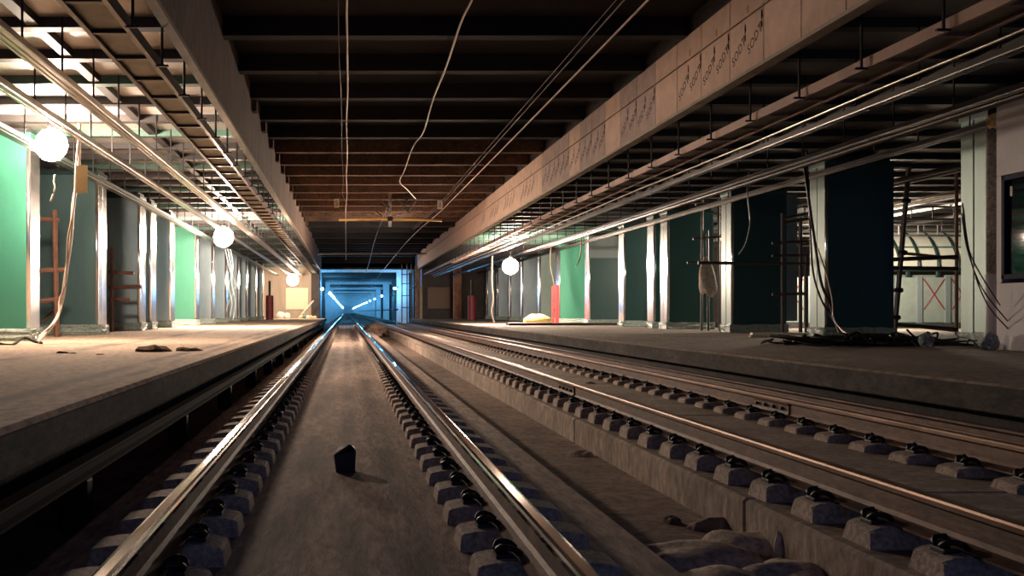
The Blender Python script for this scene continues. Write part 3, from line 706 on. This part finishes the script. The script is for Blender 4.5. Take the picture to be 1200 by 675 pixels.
# curved canopy: quarter barrel vault
t = thing('vaulted_canopy', 'curved pale canopy with dark ribs glowing behind the right columns', 'canopy', (0, 0, 0))
def arc(u): a = u * math.pi / 2; return (36.2 + 2.3 * (1 - math.cos(a)) , 2.3 + 1.55 * math.sin(a))
bm = bmesh.new(); prof = [arc(i / 12) for i in range(13)] + [(y_ + .02, z_ + .05) for y_, z_ in [arc(i / 12) for i in range(12, -1, -1)]]
prism_x(bm, prof, 16.5, 24); obj('canopy_sheet', bm, 'canopy', t, False)
for k in range(11):
    x = 16.8 + k * .66
    obj('rib', tb([(x, arc(i / 12)[0] - .04, arc(i / 12)[1] - .02) for i in range(13)], .055, 6), 'canrib', t)
for u in (.3, .62): 
    obj('purlin', tb([(16.5, arc(u)[0] - .03, arc(u)[1]), (24, arc(u)[0] - .03, arc(u)[1])], .035, 6), 'gjoist', t)
obj('eave_beam', bxb(16.4, 24.2, 36.05, 36.25, 2.16, 2.3, bev=.01), 'canrib', t)
obj('lower_screen', bxb(16.5, 24, 36.3, 36.36, .43, 2.05, bev=.01), 'hoard', t)
for k in range(8): obj('support_post', bxb(17 + k * 1.02 - .05, 17 + k * 1.02 + .05, 36.1, 36.2, .43, 2.2, bev=.01), 'canrib', t)
struct('wall_hall_back', bx(11.5, 34, 46, 46.3, ZR, 4.15), 'wallD')

# ------------------------------------------------------------------ booth at the right edge
bX, bE = 9.33, 15.3                       # face along the platform, far end
wy0, wy1 = 12.6, 15.17                    # window span along the wall
wz0, wz1, zj, zt = 1.26, 2.73, 1.215, 3.86
struct('wall_booth', bxb(bX, bX + .14, 11.2, bE, ZR, zj - .008, bev=.006), 'boothw')
struct('wall_booth', bxb(bX, bX + .14, wy0, bE, wz1 + .01, zt, bev=.006), 'boothw')
struct('wall_booth', bxb(bX, bX + .14, 4, wy0 - .01, zj + .004, zt, bev=.006), 'boothw')
struct('wall_booth', bxb(bX, bX + .14, 4, 11.185, ZR, zj - .008, bev=.006), 'boothw')
struct('wall_booth', bxb(bX, bX + .14, wy1 + .003, bE, zj + .004, wz1, bev=.004), 'boothw')
struct('wall_booth_inner', bx(bX + .9, bX + .95, 4, bE, ZR, zt), 'frame')
struct('wall_booth_end', bx(bX + .01, 13, bE - .08, bE - .005, ZR, zt), 'boothw')
w = bpy.data.objects.new('window_1', None); C.objects.link(w); w['kind'] = 'structure'
for a in ((wy0, wy0 + .07, wz0, wz1), (wy1 - .07, wy1, wz0, wz1), (wy0, wy1, wz0, wz0 + .07), (wy0, wy1, wz1 - .07, wz1)):
    obj('window_frame', bxb(bX - .015, bX + .1, a[0], a[1], a[2], a[3], bev=.008), 'frame', w)
obj('window_pane', bx(bX + .035, bX + .045, wy0 + .06, wy1 - .06, wz0 + .06, wz1 - .06), 'glass', w)
obj('window_latch', bxb(bX + .02, bX + .034, wy1 - .2, wy1 - .15, wz1 - .3, wz1 - .16, bev=.005), 'white', w)
for k in range(12):
    z = wz0 + .12 + k * .115
    bm = bmesh.new(); prism_y(bm, [(bX + .08, z + .06), (bX + .085, z + .06), (bX + .15, z), (bX + .145, z)], wy0 + .09, wy1 - .09); obj('reflection_slat', bm, 'gslat', w)  # green slats stand in for reflections in the pane
# flaking pole left of the booth
t = thing('concrete_pole', 'flaking concrete pole with a white foot between booth and pale green column', 'pole', (9.45, 15.62, ZR))
bm = bmesh.new(); lathe(bm, [(.075, 0), (.075, 1.1)], n=14); obj('white_foot', bm, 'boothw', t, True)
bm = bmesh.new(); lathe(bm, [(.07, 1.1), (.07, 3.3)], n=14); obj('shaft', bm, 'pole', t, True)
bm = bmesh.new(); ball(bm, (.0, -.05, 3.32), .12, 2, (.8, .5, 1.1), .02); obj('torn_cover', bm, 'tag', t)
for side_i, (px, w_) in enumerate(((1131, .2), (1160, .2))):
    bm = bmesh.new(); vs = ball(bm, (0, 0, .1), .13, 2, (.9, .5, 1.2), .03)
    for v in vs: v.co.z = max(v.co.z, 0)
    tag(obj('plastic_sheet', bm, 'clear', loc=(at(px, 0, 15.1).x, 15.1 if side_i else 16.1, ZR)), ['crumpled clear plastic at the left foot of the pale green column', 'crumpled clear plastic at the foot of the flaking pole'][side_i], 'plastic sheet', 'plastic at the column foot')

# ------------------------------------------------------------------ cables on the right columns, cable heap
def cable(label, pts, r, m, k=6, name='hanging_cable', group='loose hanging cables'):
    return tag(obj(name, tb(smooth_pts(pts, k), r, 6), m, smooth=True), label, 'cable', group)
cable('black cable falling down the left edge of the widest teal column', [at(941, 150, 21.4), at(943, 195, 21.4), at(948, 235, 21.4), at(955, 285, 21.5), at(962, 330, 21.4), at(972, 355, 21.3), at(979, 378, 21.2), at(985, 392, 21)], .028, 'black')
cable('second black cable swinging wide left along the widest teal column', [at(944, 150, 21.5), at(947, 215, 21.5), at(950, 280, 21.5), at(953, 320, 21.5), at(962, 350, 21.4), at(975, 372, 21.3), at(992, 394, 20.5)], .02, 'black')
cable('pale thin cable looping from the column foot to the cable heap', [at(958, 290, 21.3), at(968, 320, 21.3), at(975, 350, 21.2), at(977, 372, 21), at(985, 385, 20.5), at(1003, 398, 19)], .014, 'wire')
cable('grey cable loop hanging before the dark column left of the cable-draped one', [at(878, 195, 25), at(876, 225, 25), at(878, 245, 25), at(879, 262, 25), at(874, 285, 25.2), at(866, 298, 25.4)], .018, 'post')
for i, (x0, x1, yb) in enumerate(((1127, 1182, 372), (1129, 1172, 352), (1128, 1190, 388))):
    cable(f'{ORD[i]} thin dark wire drooping across the pale green column and booth', [at(x0, 250 - i * 6, 15.1), at(x0 + 6, 290, 15.05), at((x0 + x1) / 2 - 4, yb - 35, 15.0), at(x1, yb + 6, 15.05)], .009, 'wire_dark')
random.seed(11)
bm = bmesh.new()
for k in range(46):
    c = Vector((8.55 + random.gauss(0, .45), 17.3 + random.gauss(0, .45), ZR + .05))
    pts = []
    a0 = random.uniform(0, 6.28); R_ = random.uniform(.2, .75)
    for j in range(9):
        a = a0 + j * random.uniform(.4, .9)
        pts.append((c.x + R_ * 1.3 * math.cos(a), c.y + R_ * .6 * math.sin(a), ZR + .02 + abs(random.gauss(0, .07))))
    tube(bm, smooth_pts(pts, 3), random.choice((.012, .018, .026)), 5)
tag(obj('cable_heap', bm, 'black', smooth=True), 'tangled heap of black cable on the right platform before the widest column', 'cable heap')
t = tag(obj('plank', bxb(-.7, .7, -.08, .08, 0, .06, bev=.01), 'cream', loc=(at(916, 392, 24.6).x, 24.6, ZR)), 'pale plank lying on the right platform near the scaffold', 'plank')
tag(obj('plank', bxb(-.35, .35, -.06, .06, 0, .05, bev=.01), 'paper', loc=(at(898, 396, 22.5).x, 22.5, ZR)), 'short pale board on the right platform in front of the pale plank', 'plank')
# sheet, yellow sack and light dust on far right platform
o = tag(obj('steel_sheet', bxb(-2.6, 2.6, -.5, .5, 0, .1, bev=.01), 'black', loc=(at(672, 381, 42).x, 42, ZR)), 'long dark flat sheet lying on the right platform below the green column', 'sheet')
bm = bmesh.new(); vs = ball(bm, (0, 0, .1), .5, 3, (1.2, .8, .7), .02)
for v in vs: v.co.z = max(v.co.z, 0)
tag(obj('sand_sack', bm, 'yellow', smooth=True, loc=(at(630, 378, 44.5).x, 44.5, ZR)), 'slumped yellow sack lying on the right platform left of the red stand', 'sack')
tag(obj('hanging_rope', tb(smooth_pts([at(577, 300, 47), at(576.5, 330, 47), at(578, 350, 47), at(576, 365, 47), at(579, 378, 47)], 4), .035, 5), 'wire_dark'), 'dark rope hanging to the floor left of the right lamp', 'rope')
cable('dark thin cable hanging before the grey column left of the red stand', [at(646, 285, 48), at(645, 310, 48), at(649, 330, 48), at(652, 345, 48)], .03, 'wire_dark')
cable('dark thin cable end hanging before the vivid green column on the right', [at(682, 275, 43), at(680, 300, 43), at(675, 313, 43)], .025, 'wire_dark')

# ------------------------------------------------------------------ left lamp cables and card
cl = [(93, 145, 17.1), (92, 200, 17.1), (86, 240, 17.1), (83, 280, 17.1), (76, 330, 17.05), (73, 352, 17), (66, 374, 16.8), (52, 392, 16.5), (44, 401, 16.2)]
pts = [at(*q) for q in cl]
cable('cream cable bundle hanging from the nearest left lamp to the floor', pts, .03, 'cream')
cable('second twisted cream cable alongside the bundle from the nearest lamp', [p + Vector((.03 * (-1) ** i, -.05, 0)) for i, p in enumerate(pts)], .018, 'wire')
cable('dark cable trailing along the floor from the cream bundle to the green column', [at(50, 402, 16.2), at(40, 400, 16.2), at(28, 396, 16.6), at(14, 404, 16.1), at(-5, 402, 16.3)], .022, 'black')
cable('short frayed cable end dangling under the nearest left lamp', [at(64, 205, 17.2), at(63, 214, 17.2), at(64, 222, 17.2), at(59, 236, 17.2)], .014, 'wire')
tag(obj('card_tag', bxb(-.09, .09, -.006, .006, -.22, .22, bev=.004), 'tag', loc=at(96, 210, 17.0)), 'tan card hanging on the cream cable beside the nearest lamp', 'card')
for i, (px, b0, dd) in enumerate(((272, 372, 37), (276, 375, 36.5), (268, 365, 37.5))):
    cable(f'{ORD[i]} thin pale cable hanging below the second left lamp', [at(270 - i * 3, 292, dd), at(273 - i * 2, 315, dd), at(268 + i * 4, 335, dd), at(px, 355, dd), at(px - 3, b0, dd)], .011, 'post')

# ------------------------------------------------------------------ debris
random.seed(3)
def lump(name, loc, r, sc, m, label, cat, jit=.2, sub=2, group=None):
    bm = bmesh.new(); vs = ball(bm, (0, 0, 0), r, sub, sc, r * jit)
    for v in vs: v.co.z = max(v.co.z, -r * .1 * sc[2])
    bmesh.ops.translate(bm, verts=bm.verts, vec=(0, 0, r * .1 * sc[2]))
    return tag(obj(name, bm, m, loc=loc), label, cat, group)
lump('brown_rag', (-2.46, 13.6, ZL), .2, (1.15, 1.4, .3), 'brown', 'larger flattened brown rag on the left platform', 'rag', .14)
lump('brown_rag', (-2.03, 13.8, ZL), .15, (1.2, .9, .22), 'brown', 'smaller flattened brown rag right of the larger one on the left platform', 'rag', .14)
lump('dirt_clod', (-3.45, 13.0, ZL), .06, (1.3, .8, .4), 'brown', 'small dark clod on the left platform left of the rags', 'clod', .12)
lump('dirt_clod', (-3.3, 12.9, ZL), .035, (1.3, .8, .4), 'brown', 'tiny dark clod next to the small clod on the left platform', 'clod', .12)
lump('dirt_clod', (-2.9, 12.6, ZL), .035, (1.6, .8, .3), 'brown', 'tiny flat clod between the clods and the larger rag', 'clod', .12)
# angular dark stub standing on the bed
bm = bmesh.new()
a = [bm.verts.new(p) for p in ((-.062, -.06, 0), (.065, -.065, 0), (.06, .06, 0), (-.06, .055, 0), (-.078, -.06, .12), (.072, -.07, .15), (.065, .05, .165), (-.045, .06, .165), (.03, .0, .185))]
for f in ((0, 1, 5, 4), (1, 2, 6, 5), (2, 3, 7, 6), (3, 0, 4, 7), (4, 5, 8), (5, 6, 8), (6, 7, 8), (7, 4, 8), (3, 2, 1, 0)): bm.faces.new([a[i] for i in f])
bmesh.ops.recalc_face_normals(bm, faces=bm.faces); bmesh.ops.bevel(bm, geom=bm.edges[:], offset=.006, segments=1, affect='EDGES')
tag(obj('angular_block', bm, 'black', loc=(-.005, 7.14, -.265)), 'small dark angular block standing alone between the near rails', 'block')
lump('paper_wad', (at(318, 446, 15.3).x, 15.3, -.265), .09, (1.2, 1, 1.0), 'white', 'crumpled white paper wad beside the left rail of the near track', 'paper wad', .2)
lump('paper_scrap', (at(680, 532, 9.8).x, 9.8, -.52), .1, (1.3, .8, .4), 'paper', 'small pale paper scrap on the drain floor against the plinth', 'paper', .2)
lump('stone_chip', (at(693, 447, 15.5).x, 15.5, -.28), .1, (1.5, .8, .5), 'black', 'dark lump on the slab between the right track rails', 'lump', .1)
def bag(loc, L, Wd, Ht, rz, label, seed):
    random.seed(seed); bm = bmesh.new(); n = 14
    g = bmesh.ops.create_grid(bm, x_segments=n, y_segments=n, size=.5)
    for v in bm.verts:
        u, w = v.co.x * 2, v.co.y * 2
        prof = max(0, (1 - abs(u) ** 2.5)) * max(0, (1 - abs(w) ** 2.5))
        v.co = Vector((u * L / 2 + .03 * math.sin(w * 5 + seed), w * Wd / 2 + .02 * math.sin(u * 6), Ht * .6 * prof ** .6 + .012 * math.sin(u * 5 + w * 3 + seed) * prof + random.uniform(-.002, .002) + .01))
    bmesh.ops.solidify(bm, geom=bm.faces[:], thickness=.012)
    o = obj('cement_bag', bm, 'paper', smooth=True, loc=loc); o.rotation_euler.z = rz
    return tag(o, label, 'bag', 'torn cement bags in the drain')
bag((at(812, 650, 5.75).x, 5.6, -.52), .62, .5, .16, .1, 'limp flattened cement bag lying in the drain at the bottom of the photo', 1)
bag((at(880, 640, 5.95).x, 5.95, -.52), .5, .34, .15, -.5, 'striped looking torn cement bag leaning to the plinth in the drain', 5)
bag((at(925, 668, 5.3).x, 5.25, -.52), .42, .42, .14, .6, 'small crumpled bag at the plinth foot, rightmost of the drain bags', 9)
bag((at(830, 690, 5.2).x, 5.1, -.52), .6, .4, .12, .3, 'dark bag cut by the bottom edge of the photo in the drain', 12)
lump('torn_paper', (at(913, 648, 5.7).x, 5.68, -.5), .09, (.5, .4, 1.5), 'paper', 'pointed torn paper flap standing behind the drain bags', 'paper', .15)
lump('rubble_stone', (at(787, 612, 6.7).x, 6.7, -.52), .06, (1, 1, .7), 'rubble', 'small stone on the drain floor above the bags', 'stone', .2)
lump('rubble_stone', (at(833, 620, 6.5).x, 6.5, -.52), .1, (1.4, 1, .6), 'drain', 'dusty clod on the drain floor next to the plinth above the bags', 'stone', .2)
# bags and rubble heap between the tracks far away
random.seed(21)
GR = 'rubble sacks heaped between the tracks'
heap = [(1.35, 58, .0, .5), (1.75, 58.5, .0, .55), (2.0, 57.6, .0, .42), (1.5, 57.2, .0, .4), (1.6, 58.2, .35, .42), (1.9, 58.6, .3, .38), (1.3, 59.2, .2, .4), (1.65, 56.4, 0, .33)]
HL = ['left sack of the rubble heap between the tracks', 'broad middle sack of the rubble heap between the tracks', 'right sack of the rubble heap against the plinth', 'front left sack of the rubble heap between the tracks',
      'topmost sack of the rubble heap between the tracks', 'upper right sack of the rubble heap between the tracks', 'rear left sack of the rubble heap between the tracks', 'nearest small sack of the rubble heap between the tracks']
for (x, y, z, r), lb in zip(heap, HL):
    lump('rubble_sack', (x, y, -.52 + z), r, (1, .8, .85), 'rubble', lb, 'sack', .13, 2, GR)
# loose stones beside the left track
for i in range(6):
    y = 20 + i * 5.3
    lump('rubble_stone', (-1.75 + .1 * (i % 2), y, -.52), .16, (1, 1, .8), 'rubble', f'{ORD[i]} dark rubble stone from the front in the trough under the left platform edge', 'stone', .2, 2, 'rubble in the left trough')

# ------------------------------------------------------------------ light and camera
Wd = bpy.data.worlds.new('dim_outside'); S.world = Wd; Wd.use_nodes = True
Wd.node_tree.nodes['Background'].inputs[0].default_value = (.22, .32, .72, 1); Wd.node_tree.nodes['Background'].inputs[1].default_value = .36
cam = bpy.data.cameras.new('camera'); co = bpy.data.objects.new('camera', cam); C.objects.link(co)
co.location = (0, 0, H); co.rotation_euler = (math.pi / 2, 0, 0)
cam.sensor_width = 36; cam.lens = 36 * F / 1200
cam.shift_x = (600 - VX) / 1200; cam.shift_y = -(337.5 - VY) / 1200
cam.clip_end = 900
S.camera = co
S.view_settings.view_transform = 'Standard'; S.view_settings.look = 'None'; S.view_settings.gamma = 1; S.view_settings.use_curve_mapping = False
S.view_settings.exposure = .22
S.cycles.use_denoising = True
S.cycles.max_bounces = 6; S.cycles.diffuse_bounces = 3; S.cycles.glossy_bounces = 3
S.cycles.sample_clamp_indirect = 4
